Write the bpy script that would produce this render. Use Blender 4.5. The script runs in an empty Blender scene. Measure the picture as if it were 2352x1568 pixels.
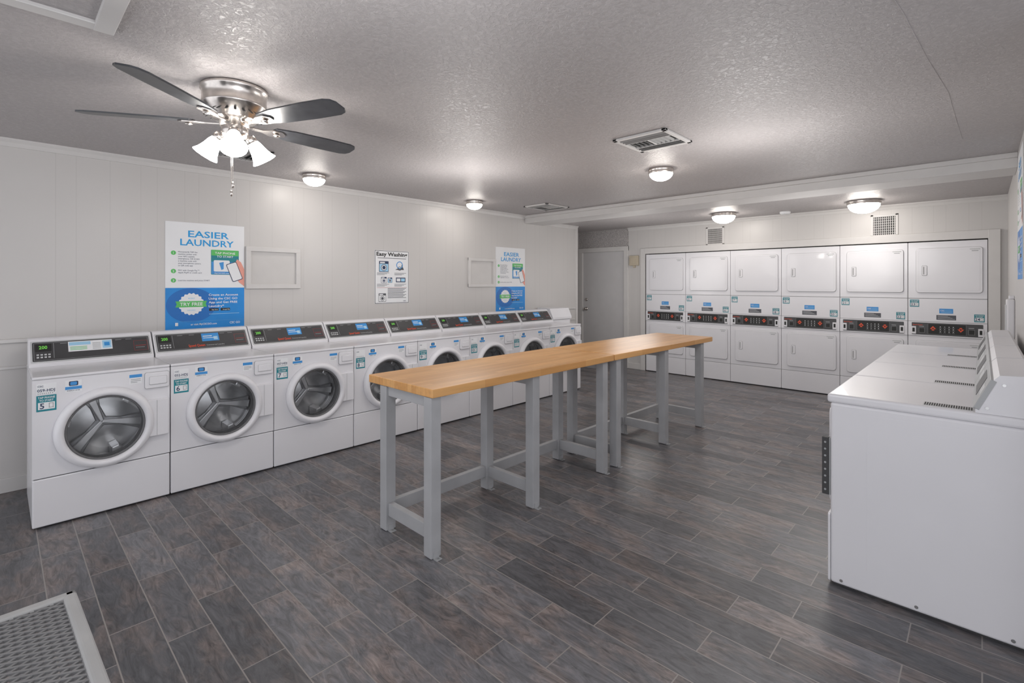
import bpy, bmesh, math, random
from mathutils import Matrix, Vector
random.seed(3)
SC=bpy.context.scene; COL=SC.collection
PI=math.pi
T=Matrix.Translation
def R(a,ax): return Matrix.Rotation(math.radians(a),4,ax)

# ------------------------------------------------------------ materials
def new_mat(name):
    m=bpy.data.materials.new(name); m.use_nodes=True
    nt=m.node_tree; b=nt.nodes['Principled BSDF']
    return m,nt,b
def N(nt,t,**kw):
    n=nt.nodes.new(t)
    for k,v in kw.items(): setattr(n,k,v)
    return n
def mat(name,col,rough=.5,metal=0,var=.04,scale=8,bump=0,bscale=200,emit=None,es=1,spec=.5,coat=0,sample=True):
    m,nt,b=new_mat(name)
    tc=N(nt,'ShaderNodeTexCoord'); no=N(nt,'ShaderNodeTexNoise'); no.inputs['Scale'].default_value=scale; no.inputs['Detail'].default_value=3
    nt.links.new(tc.outputs['Object'],no.inputs['Vector'])
    rp=N(nt,'ShaderNodeValToRGB')
    rp.color_ramp.elements[0].position=.3; rp.color_ramp.elements[1].position=.7
    rp.color_ramp.elements[0].color=(*[c*(1-var) for c in col],1)
    rp.color_ramp.elements[1].color=(*[min(1,c*(1+var)) for c in col],1)
    nt.links.new(no.outputs['Fac'],rp.inputs['Fac']); nt.links.new(rp.outputs['Color'],b.inputs['Base Color'])
    b.inputs['Roughness'].default_value=rough; b.inputs['Metallic'].default_value=metal
    b.inputs['Specular IOR Level'].default_value=spec; b.inputs['Coat Weight'].default_value=coat
    if bump:
        n2=N(nt,'ShaderNodeTexNoise'); n2.inputs['Scale'].default_value=bscale; n2.inputs['Detail'].default_value=3
        nt.links.new(tc.outputs['Object'],n2.inputs['Vector'])
        bp=N(nt,'ShaderNodeBump'); bp.inputs['Strength'].default_value=bump; bp.inputs['Distance'].default_value=.005
        nt.links.new(n2.outputs['Fac'],bp.inputs['Height']); nt.links.new(bp.outputs['Normal'],b.inputs['Normal'])
    if emit:
        b.inputs['Emission Color'].default_value=(*emit,1); b.inputs['Emission Strength'].default_value=es
        if not sample:
            try: m.cycles.emission_sampling='NONE'
            except Exception: pass
    return m
WHITE=mat('appliance_white',(.74,.735,.765),.28,var=.015,scale=3,coat=.2)
WHITE2=mat('appliance_white_plastic',(.755,.75,.78),.35,var=.01)
CONW=mat('console_grey_white',(.60,.605,.62),.4,var=.02)
CONG=mat('console_grey_face',(.40,.41,.42),.4,var=.03)
TRIM=mat('trim_paint',(.62,.605,.595),.42,var=.02)
WPLAIN=mat('plain_wall_paint',(.58,.565,.555),.42,var=.02)
SEAM=mat('dark_seam',(.05,.05,.052),.6)
GAP=mat('grey_seam',(.36,.36,.37),.6)
BLACK=mat('console_black',(.06,.06,.063),.35,var=.1)
BLACK2=mat('matt_black',(.02,.02,.02),.6)
ORANGE=mat('orange_ink',(.72,.09,.035),.5)
REDINK=mat('red_ink',(.38,.05,.05),.5)
GREY=mat('grey_ink',(.35,.36,.37),.5)
LGREY=mat('light_grey_ink',(.55,.56,.57),.5)
PAPER=mat('paper_white',(.80,.81,.83),.5,var=.01)
BLUE=mat('poster_blue',(.012,.25,.68),.45,var=.10,scale=4)
DBLUE=mat('poster_dark_blue',(.008,.15,.50),.45)
SKY=mat('title_blue',(.015,.33,.72),.5)
CARD=mat('sticker_blue',(.05,.28,.65),.4)
LCARD=mat('sticker_pale_blue',(.35,.6,.8),.4)
TEAL=mat('sticker_teal',(.01,.22,.27),.45)
GREEN=mat('poster_green',(.10,.50,.12),.5)
NAVY=mat('navy_ink',(.02,.04,.10),.5)
INK=mat('printed_grey_ink',(.08,.085,.10),.5)
SKIN=mat('printed_hand',(.80,.35,.28),.5)
LED=mat('green_led',(.1,.45,.08),.5,emit=(.35,1,.1),es=.3,sample=False)
STEEL=mat('drum_steel',(.78,.78,.79),.32,metal=.75,var=.10,scale=10)
STEELD=mat('drum_steel_dark',(.40,.40,.41),.35,metal=.7,var=.2,scale=12)
NICKEL=mat('brushed_nickel',(.60,.56,.53),.25,metal=1,var=.08,scale=40)
CHROME=mat('screw_metal',(.6,.6,.6),.25,metal=1)
BLADE=mat('fan_blade_dark',(.05,.052,.058),.32,var=.25,scale=14)
GPAINT=mat('grey_leg_paint',(.375,.38,.395),.45,var=.08,scale=6)
BEIGE=mat('beige_box',(.50,.44,.34),.5)
VENTW=mat('vent_white',(.60,.59,.58),.45)
VENTG=mat('vent_louvre_grey',(.30,.295,.29),.5)
VENTD=mat('vent_dark',(.02,.02,.02),.8)
BENCH=mat('bench_grey_frame',(.40,.40,.40),.4,var=.06)
BENCHM=mat('bench_grey_mesh',(.22,.22,.225),.45,var=.06)
DRUMD=mat('door_gasket_grey',(.14,.14,.145),.5)
LAMP=mat('lamp_frosted_glass',(.9,.88,.82),.4,emit=(1,.94,.87),es=24)
LAMPF=mat('fan_lamp_frosted_glass',(.9,.88,.82),.4,emit=(1,.96,.91),es=40)
POP=mat('textured_overdoor',(.40,.38,.375),.6,var=.3,scale=60,bump=.5,bscale=80)
DOORW=mat('door_paint',(.60,.59,.595),.4,var=.02)
RECESS_SHADE=mat('recess_painted_shade',(.03,.03,.03),.9)  # near-black colour stands in for shade in the gaps behind the dryers

# glass
m,nt,b=new_mat('porthole_glass'); GLASS=m
out=nt.nodes['Material Output']; nt.nodes.remove(b)
tr=N(nt,'ShaderNodeBsdfTransparent'); tr.inputs[0].default_value=(.84,.85,.86,1)
gl=N(nt,'ShaderNodeBsdfGlossy'); gl.inputs['Roughness'].default_value=.05
lw=N(nt,'ShaderNodeLayerWeight'); lw.inputs['Blend'].default_value=.3
ma=N(nt,'ShaderNodeMath',operation='MULTIPLY_ADD'); ma.inputs[1].default_value=.3; ma.inputs[2].default_value=.05
mx=N(nt,'ShaderNodeMixShader')
nt.links.new(lw.outputs['Fresnel'],ma.inputs[0]); nt.links.new(ma.outputs[0],mx.inputs[0])
nt.links.new(tr.outputs[0],mx.inputs[1]); nt.links.new(gl.outputs[0],mx.inputs[2]); nt.links.new(mx.outputs[0],out.inputs[0])

def panel_mat(name,axis,col):
    m,nt,b=new_mat(name); L=nt.links.new
    tc=N(nt,'ShaderNodeTexCoord'); sp=N(nt,'ShaderNodeSeparateXYZ'); L(tc.outputs['Object'],sp.inputs[0])
    mu=N(nt,'ShaderNodeMath',operation='MULTIPLY'); mu.inputs[1].default_value=1/1.22; L(sp.outputs[axis],mu.inputs[0])
    fr=N(nt,'ShaderNodeMath',operation='FRACT'); L(mu.outputs[0],fr.inputs[0])
    rp=N(nt,'ShaderNodeValToRGB'); cr=rp.color_ramp; cr.interpolation='CONSTANT'
    cr.elements[0].position=0; cr.elements[0].color=(1,1,1,1); cr.elements[1].position=.9955; cr.elements[1].color=(.0,.0,.0,1)
    for p in (.09,.24,.335,.50,.66,.75,.91):
        e=cr.elements.new(p); e.color=(0,0,0,1); e=cr.elements.new(p+.0032); e.color=(1,1,1,1)
    L(fr.outputs[0],rp.inputs[0])
    no=N(nt,'ShaderNodeTexNoise'); no.inputs['Scale'].default_value=1.5; L(tc.outputs['Object'],no.inputs['Vector'])
    mc=N(nt,'ShaderNodeMix',data_type='RGBA'); mc.inputs['A'].default_value=(*[c*.95 for c in col],1); mc.inputs['B'].default_value=(*[c*1.04 for c in col],1)
    L(no.outputs['Fac'],mc.inputs['Factor'])
    m2=N(nt,'ShaderNodeMix',data_type='RGBA'); m2.inputs['A'].default_value=(*[c*.91 for c in col],1)
    L(mc.outputs['Result'],m2.inputs['B']); L(rp.outputs['Color'],m2.inputs['Factor']); L(m2.outputs['Result'],b.inputs['Base Color'])
    bp=N(nt,'ShaderNodeBump'); bp.inputs['Strength'].default_value=.15; bp.inputs['Distance'].default_value=.002
    L(rp.outputs['Color'],bp.inputs['Height']); L(bp.outputs['Normal'],b.inputs['Normal'])
    b.inputs['Roughness'].default_value=.38
    return m
PANY=panel_mat('panelling_left','Y',(.58,.563,.552)); PANX=panel_mat('panelling_back','X',(.58,.563,.552))

# ceiling: albedo set below the whitish paint, its shade put into the colour
m,nt,b=new_mat('ceiling_texture'); CEIL=m; L=nt.links.new
tc=N(nt,'ShaderNodeTexCoord')
n1=N(nt,'ShaderNodeTexNoise'); n1.inputs['Scale'].default_value=46; n1.inputs['Detail'].default_value=5; n1.inputs['Roughness'].default_value=.65; n1.inputs['Distortion'].default_value=.6
n2=N(nt,'ShaderNodeTexNoise'); n2.inputs['Scale'].default_value=1.2; n2.inputs['Detail'].default_value=3
for n in (n1,n2): L(tc.outputs['Object'],n.inputs['Vector'])
rp=N(nt,'ShaderNodeValToRGB'); rp.color_ramp.elements[0].position=.42; rp.color_ramp.elements[1].position=.60
L(n1.outputs['Fac'],rp.inputs[0])
mc=N(nt,'ShaderNodeMix',data_type='RGBA'); mc.inputs['A'].default_value=(.435,.408,.408,1); mc.inputs['B'].default_value=(.49,.462,.462,1)
L(n2.outputs['Fac'],mc.inputs['Factor'])
mk=N(nt,'ShaderNodeMapRange'); mk.inputs['To Min'].default_value=.92; mk.inputs['To Max'].default_value=1.04; L(rp.outputs['Color'],mk.inputs['Value'])
vk=N(nt,'ShaderNodeVectorMath',operation='SCALE'); L(mc.outputs['Result'],vk.inputs[0]); L(mk.outputs[0],vk.inputs['Scale']); L(vk.outputs[0],b.inputs['Base Color'])
bp=N(nt,'ShaderNodeBump'); bp.inputs['Strength'].default_value=.55; bp.inputs['Distance'].default_value=.0045
L(rp.outputs['Color'],bp.inputs['Height']); L(bp.outputs['Normal'],b.inputs['Normal'])
b.inputs['Roughness'].default_value=.42; b.inputs['Specular IOR Level'].default_value=.42

# floor
m,nt,b=new_mat('floor_plank_tile'); FLOOR=m; L=nt.links.new
tc=N(nt,'ShaderNodeTexCoord')
br=N(nt,'ShaderNodeTexBrick'); br.offset=.37; br.offset_frequency=2; br.squash=1
br.inputs['Scale'].default_value=1; br.inputs['Brick Width'].default_value=.60; br.inputs['Row Height'].default_value=.160
br.inputs['Mortar Size'].default_value=.0026; br.inputs['Mortar Smooth'].default_value=.2; br.inputs['Bias'].default_value=0
br.inputs['Color1'].default_value=(0,0,0,1); br.inputs['Color2'].default_value=(1,1,1,1); br.inputs['Mortar'].default_value=(.5,.5,.5,1)
L(tc.outputs['Object'],br.inputs['Vector'])
mp=N(nt,'ShaderNodeMapping'); mp.inputs['Scale'].default_value=(3.4,14,1)
ad=N(nt,'ShaderNodeVectorMath',operation='ADD'); sc=N(nt,'ShaderNodeVectorMath',operation='SCALE'); sc.inputs['Scale'].default_value=13
L(br.outputs['Color'],sc.inputs[0]); L(tc.outputs['Object'],mp.inputs['Vector']); L(mp.outputs[0],ad.inputs[0]); L(sc.outputs[0],ad.inputs[1])
g=N(nt,'ShaderNodeTexNoise'); g.inputs['Scale'].default_value=1.5; g.inputs['Detail'].default_value=8; g.inputs['Roughness'].default_value=.72; g.inputs['Distortion'].default_value=2.2
L(ad.outputs[0],g.inputs['Vector'])
mp2=N(nt,'ShaderNodeMapping'); mp2.inputs['Scale'].default_value=(3.0,6,1); ad2=N(nt,'ShaderNodeVectorMath',operation='ADD')
L(tc.outputs['Object'],mp2.inputs['Vector']); L(mp2.outputs[0],ad2.inputs[0]); L(sc.outputs[0],ad2.inputs[1])
g2=N(nt,'ShaderNodeTexNoise'); g2.inputs['Scale'].default_value=1.1; g2.inputs['Detail'].default_value=6; g2.inputs['Roughness'].default_value=.65
L(ad2.outputs[0],g2.inputs['Vector'])
r1=N(nt,'ShaderNodeValToRGB'); e=r1.color_ramp.elements; e[0].position=.30; e[0].color=(.056,.057,.063,1); e[1].position=.72; e[1].color=(.19,.19,.205,1)
L(g.outputs['Fac'],r1.inputs[0])
r2=N(nt,'ShaderNodeValToRGB'); e=r2.color_ramp.elements; e[0].position=.46; e[0].color=(0,0,0,1); e[1].position=.62; e[1].color=(1,1,1,1)
L(g2.outputs['Fac'],r2.inputs[0])
r3=N(nt,'ShaderNodeValToRGB'); e=r3.color_ramp.elements; e[0].position=.34; e[0].color=(.080,.066,.064,1); e[1].position=.70; e[1].color=(.34,.28,.26,1)
L(g.outputs['Fac'],r3.inputs[0])
mm=N(nt,'ShaderNodeMath',operation='MULTIPLY'); mm.inputs[1].default_value=.85; L(r2.outputs[0],mm.inputs[0])
mx=N(nt,'ShaderNodeMix',data_type='RGBA'); L(mm.outputs[0],mx.inputs['Factor']); L(r1.outputs[0],mx.inputs['A']); L(r3.outputs[0],mx.inputs['B'])
bv=N(nt,'ShaderNodeMapRange'); bv.inputs['To Min'].default_value=.70; bv.inputs['To Max'].default_value=1.28; L(br.outputs['Color'],bv.inputs['Value'])
vs=N(nt,'ShaderNodeVectorMath',operation='SCALE'); L(mx.outputs['Result'],vs.inputs[0]); L(bv.outputs[0],vs.inputs['Scale'])
mg=N(nt,'ShaderNodeMix',data_type='RGBA'); mg.inputs['B'].default_value=(.28,.26,.245,1)
L(br.outputs['Fac'],mg.inputs['Factor']); L(vs.outputs[0],mg.inputs['A']); L(mg.outputs['Result'],b.inputs['Base Color'])
b.inputs['Roughness'].default_value=.36
bp=N(nt,'ShaderNodeBump'); bp.inputs['Strength'].default_value=.25; bp.inputs['Distance'].default_value=.002
L(g.outputs['Fac'],bp.inputs['Height']); L(bp.outputs['Normal'],b.inputs['Normal'])

# butcher block
m,nt,b=new_mat('butcher_block_maple'); WOOD=m; L=nt.links.new
tc=N(nt,'ShaderNodeTexCoord'); mp=N(nt,'ShaderNodeMapping'); mp.inputs['Rotation'].default_value=(0,0,PI/2)
L(tc.outputs['Object'],mp.inputs['Vector'])
br=N(nt,'ShaderNodeTexBrick'); br.offset=.43; br.inputs['Scale'].default_value=1; br.inputs['Brick Width'].default_value=.5; br.inputs['Row Height'].default_value=.042
br.inputs['Mortar Size'].default_value=.0006; br.inputs['Color1'].default_value=(.58,.29,.095,1); br.inputs['Color2'].default_value=(.69,.38,.145,1); br.inputs['Mortar'].default_value=(.42,.20,.07,1)
L(mp.outputs[0],br.inputs['Vector'])
mp3=N(nt,'ShaderNodeMapping'); mp3.inputs['Scale'].default_value=(30,2,30); L(tc.outputs['Object'],mp3.inputs['Vector'])
g=N(nt,'ShaderNodeTexNoise'); g.inputs['Scale'].default_value=1.5; g.inputs['Detail'].default_value=5; L(mp3.outputs[0],g.inputs['Vector'])
mr=N(nt,'ShaderNodeMapRange'); mr.inputs['To Min'].default_value=.8; mr.inputs['To Max'].default_value=1.2; L(g.outputs['Fac'],mr.inputs['Value'])
vs=N(nt,'ShaderNodeVectorMath',operation='SCALE'); L(br.outputs['Color'],vs.inputs[0]); L(mr.outputs[0],vs.inputs['Scale']); L(vs.outputs[0],b.inputs['Base Color'])
b.inputs['Roughness'].default_value=.36

# ------------------------------------------------------------ mesh builder
_txt={}
def text_mesh(s,bold):
    k=(s,bold)
    if k in _txt: return _txt[k]
    cu=bpy.data.curves.new('t','FONT'); cu.body=s; cu.size=1; cu.resolution_u=2; cu.offset=(.03 if bold==2 else .016) if bold else .0
    cu.fill_mode='FRONT'
    o=bpy.data.objects.new('t',cu); COL.objects.link(o); bpy.context.view_layer.update()
    ev=o.evaluated_get(bpy.context.evaluated_depsgraph_get()); me=ev.to_mesh()
    vs=[v.co.copy() for v in me.vertices]; fs=[tuple(p.vertices) for p in me.polygons]
    ev.to_mesh_clear(); bpy.data.objects.remove(o); bpy.data.curves.remove(cu)
    _txt[k]=(vs,fs); return _txt[k]
def rrect(x0,x1,y0,y1,r,n=5):
    pts=[]
    for cx,cy,a in ((x1-r,y0+r,-90),(x1-r,y1-r,0),(x0+r,y1-r,90),(x0+r,y0+r,180)):
        for i in range(n+1):
            t=math.radians(a+90*i/n); pts.append((cx+r*math.cos(t),cy+r*math.sin(t)))
    return pts
class MB:
    def __init__(s,base=None): s.bm=bmesh.new(); s.mats=[]; s.base=base
    def mi(s,m):
        if m not in s.mats: s.mats.append(m)
        return s.mats.index(m)
    def add(s,tb,m,M=None,smooth=False):
        if s.base is not None: M=s.base@M if M is not None else s.base
        if M is not None: bmesh.ops.transform(tb,matrix=M,verts=tb.verts)
        idx=s.mi(m); vm={v:s.bm.verts.new(v.co) for v in tb.verts}
        for f in tb.faces:
            try: nf=s.bm.faces.new([vm[v] for v in f.verts])
            except ValueError: continue
            nf.material_index=idx; nf.smooth=smooth
        tb.free()
    def box(s,x0,x1,y0,y1,z0,z1,m,bev=0,M=None,seg=2):
        tb=bmesh.new(); bmesh.ops.create_cube(tb,size=1)
        for v in tb.verts: v.co=Vector(((x0+x1)/2+v.co.x*(x1-x0),(y0+y1)/2+v.co.y*(y1-y0),(z0+z1)/2+v.co.z*(z1-z0)))
        if bev: bmesh.ops.bevel(tb,geom=tb.edges[:],offset=bev,segments=seg,profile=.5,affect='EDGES')
        s.add(tb,m,M)
    def prism(s,pts,h0,h1,m,M=None,bev=0,smooth=False):
        tb=bmesh.new(); a=[tb.verts.new((x,y,h0)) for x,y in pts]; c=[tb.verts.new((x,y,h1)) for x,y in pts]
        n=len(pts); tb.faces.new(a[::-1]); top=tb.faces.new(c)
        for i in range(n): tb.faces.new((a[i],a[(i+1)%n],c[(i+1)%n],c[i]))
        bmesh.ops.recalc_face_normals(tb,faces=tb.faces[:])
        if bev: bmesh.ops.bevel(tb,geom=top.edges[:],offset=bev,segments=2,profile=.5,affect='EDGES')
        s.add(tb,m,M,smooth)
    def lathe(s,prof,m,M=None,seg=32,smooth=True,closed=False):
        tb=bmesh.new(); rings=[]
        for r,z in prof:
            if r<1e-6: rings.append([tb.verts.new((0,0,z))])
            else: rings.append([tb.verts.new((r*math.cos(2*PI*i/seg),r*math.sin(2*PI*i/seg),z)) for i in range(seg)])
        if closed: rings.append(rings[0])
        for A,B in zip(rings,rings[1:]):
            for i in range(seg):
                j=(i+1)%seg
                if len(A)==1 and len(B)==1: continue
                if len(A)==1: tb.faces.new((A[0],B[i],B[j]))
                elif len(B)==1: tb.faces.new((A[i],A[j],B[0]))
                else: tb.faces.new((A[i],A[j],B[j],B[i]))
        bmesh.ops.recalc_face_normals(tb,faces=tb.faces[:])
        s.add(tb,m,M,smooth)
    def cyl(s,r,z0,z1,m,M=None,seg=16): s.lathe([(0,z0),(r,z0),(r,z1),(0,z1)],m,M,seg,smooth=False)
    def ring(s,r0,r1,h,m,M=None,seg=32): s.lathe([(r0,0),(r0,h),(r1,h),(r1,0)],m,M,seg,False,True)
    def rod(s,a,b,r,m,seg=8):
        a=Vector(a); b=Vector(b); d=b-a
        M=T(a)@d.to_track_quat('Z','Y').to_matrix().to_4x4()
        s.cyl(r,0,d.length,m,M,seg)
    def text(s,st,u,v,h,m,w=None,al='L',M=None,bold=True,off=.0012):
        vs,fs=text_mesh(st,bold)
        if not vs: return
        x0=min(a.x for a in vs); x1=max(a.x for a in vs); k=h/.70; sx=k if w is None else w/(x1-x0); W=(x1-x0)*sx
        ou=u if al=='L' else (u-W/2 if al=='C' else u-W)
        tb=bmesh.new(); V=[tb.verts.new((ou+(a.x-x0)*sx,v+a.y*k,off)) for a in vs]
        for f in fs:
            try: tb.faces.new([V[i] for i in f])
            except ValueError: pass
        s.add(tb,m,M)
    def rect(s,u0,u1,v0,v1,m,M=None,t=.0006,b=0.): s.box(u0,u1,v0,v1,b,b+t,m,0,M)
    def outline(s,u0,u1,v0,v1,w,m,M=None,t=.0006,b=0.):
        s.rect(u0,u1,v0,v0+w,m,M,t,b); s.rect(u0,u1,v1-w,v1,m,M,t,b); s.rect(u0,u0+w,v0,v1,m,M,t,b); s.rect(u1-w,u1,v0,v1,m,M,t,b)
    def obj(s,name,parent=None,label=None,cat=None,group=None,kind=None,M=None):
        me=bpy.data.meshes.new(name); s.bm.to_mesh(me); s.bm.free()
        for m in s.mats: me.materials.append(m)
        o=bpy.data.objects.new(name,me); COL.objects.link(o)
        if parent is not None: o.parent=parent
        tag(o,label,cat,group,kind)
        if M is not None: o.matrix_local=M
        return o
def tag(o,label=None,cat=None,group=None,kind=None):
    if label: o['label']=label
    if cat: o['category']=cat
    if group: o['group']=group
    if kind: o['kind']=kind
def empty(name,label,cat,group=None,M=None):
    o=bpy.data.objects.new(name,None); o.empty_display_size=.1; COL.objects.link(o); tag(o,label,cat,group)
    if M is not None: o.matrix_world=M
    return o
def copy_tree(o,parent=None):
    c=o.copy(); COL.objects.link(c); c.parent=parent
    for ch in list(o.children): copy_tree(ch,c)
    return c
def FR(x=0,y=0,z=0): return T((x,y,z))@R(90,'X')       # front faces: u->x, v->z, w->-y
WL=R(90,'Z')@R(90,'X')                                   # faces +X
WR=R(-90,'Z')@R(90,'X')                                  # faces -X

H=2.48; HB=2.43; XL=-4.95; XR=.20; YB=7.58
# ------------------------------------------------------------ structure
def struct(b,name): return b.obj(name,kind='structure')
b=MB(); b.box(-6,3,-2.2,8.6,-.1,0,FLOOR); struct(b,'floor')
b=MB(); b.box(-6,3,-2.2,5.5,H,H+.12,CEIL); b.box(-6,3,5.5,8.6,HB,H+.12,CEIL); struct(b,'ceiling')
b=MB(); b.box(XL-.12,XL,-2.2,6.72,0,H,PANY); struct(b,'wall_left')
b=MB(); b.box(-5.8,-5.68,6.72,8.6,0,HB,PANY); b.box(-5.8,XL-.12,6.62,6.72,0,HB,PANX); struct(b,'wall_alcove')
b=MB()
b.box(-5.68,-5.5,YB,YB+.12,0,HB,PANX); b.box(-5.5,-4.44,YB,YB+.12,2.12,HB,POP); b.box(-4.44,-4.12,YB,YB+.12,0,HB,PANX)
b.box(-4.12,.05,YB,YB+.12,1.966,HB,PANX); b.box(.05,XR,YB,YB+.12,0,HB,PANX)
struct(b,'wall_back')
b=MB(); b.box(-4.3,XR,8.4,8.5,0,HB,RECESS_SHADE); b.box(-4.3,-4.2,YB+.12,8.4,0,HB,RECESS_SHADE); b.box(-5.68,-4.3,7.8,7.9,0,HB,RECESS_SHADE); struct(b,'wall_recess')
b=MB(); b.box(XR,XR+.12,2.72,8.5,0,H,PANY); struct(b,'wall_right')
b=MB(); b.box(XL,XR,5.46,5.86,2.365,H,TRIM,.004); b.box(XL,XR,5.435,5.46,2.44,H,TRIM,.004); struct(b,'trim_1')
# crown
def crown(b,x0,y0,x1,y1,z,nx,ny,s=.055):
    d=Vector((x1-x0,y1-y0,0)); M=Matrix(((nx,0,d.normalized().x,x0),(ny,0,d.normalized().y,y0),(0,1,0,z),(0,0,0,1)))
    b.prism([(0,0),(s*.75,0),(s*.75,-.012),(s*.45,-s*.5),(.012,-s),(0,-s)],0,d.length,TRIM,M)
b=MB(); crown(b,XL,-2.2,XL,5.44,H,1,0); struct(b,'trim_2')
b=MB(); crown(b,XL,5.86,XL,6.76,HB,1,0); b.box(XL-.12,XL+.012,6.72,6.78,0,HB,TRIM,.003); struct(b,'trim_3')
b=MB(); crown(b,-4.44,YB,XR,YB,HB,0,-1); struct(b,'trim_4')
b=MB(); b.box(XL,XL+.022,-2.2,6.7,1.045,1.072,TRIM,.003); b.box(XL,XL+.012,-2.2,6.7,.86,.88,TRIM,.003); struct(b,'trim_5')
b=MB(); b.box(-4.20,-4.115,YB-.025,YB,0,2.06,TRIM,.003); b.box(.048,.145,YB-.035,YB,0,2.06,TRIM,.003); b.box(-4.12,.06,YB-.03,YB,1.966,2.06,TRIM,.003); struct(b,'trim_6')
b=MB(); b.box(XL,XL+.015,-2.2,6.7,0,.10,TRIM,.003); struct(b,'baseboard_left')
b=MB(); b.box(-4.44,-4.2,YB-.015,YB,0,.10,TRIM,.003); struct(b,'baseboard_back')
b=MB(); b.box(XR-.012,XR,2.72,YB,0,.10,TRIM,.003); struct(b,'baseboard_right')
# ceiling seam ridge
b=MB()
pts=[(-.25,2.0),(-.215,2.36),(-.18,2.9),(-.13,3.5),(-.12,4.0),(-.10,4.7)]
for p,q in zip(pts,pts[1:]): b.rod((*p,H),(*q,H),.0016,CEIL,6)
struct(b,'trim_7')
# door
b=MB(); b.box(-5.41,-4.53,YB+.02,YB+.06,.01,2.04,DOORW,.003); door=struct(b,'door_1')
b=MB(); b.box(-5.5,-5.41,YB-.02,YB+.1,0,2.12,TRIM,.004); b.box(-4.53,-4.44,YB-.02,YB+.1,0,2.12,TRIM,.004); b.box(-5.5,-4.44,YB-.022,YB+.1,2.04,2.12,TRIM,.004); struct(b,'trim_8')
for z,nm in ((1.0,'door_knob'),(1.17,'deadbolt')):
    b=MB(); b.lathe([(0,0),(.032,0),(.032,.008),(.014,.012),(.014,.03),(.026,.04),(.028,.055),(.015,.066),(0,.067)] if z<1.1 else [(0,0),(.03,0),(.03,.012),(.02,.02),(0,.02)],NICKEL,FR(-5.34,YB+.02,z),20)
    b.obj(nm,door,label='brushed nickel '+nm.replace('_',' '))

# attic hatch
b=MB()
x0,x1,y0,y1=-2.53,-1.80,-.45,.325
b.box(x0,x1,y0,y0+.065,H-.022,H,TRIM,.003); b.box(x0,x1,y1-.065,y1,H-.022,H,TRIM,.003); b.box(x0,x0+.065,y0,y1,H-.02,H,TRIM,.003); b.box(x1-.065,x1,y0,y1,H-.02,H,TRIM,.003)
b.box(x0+.06,x1-.06,y0+.06,y1-.06,H-.006,H,CEIL)
struct(b,'trim_9')

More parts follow.
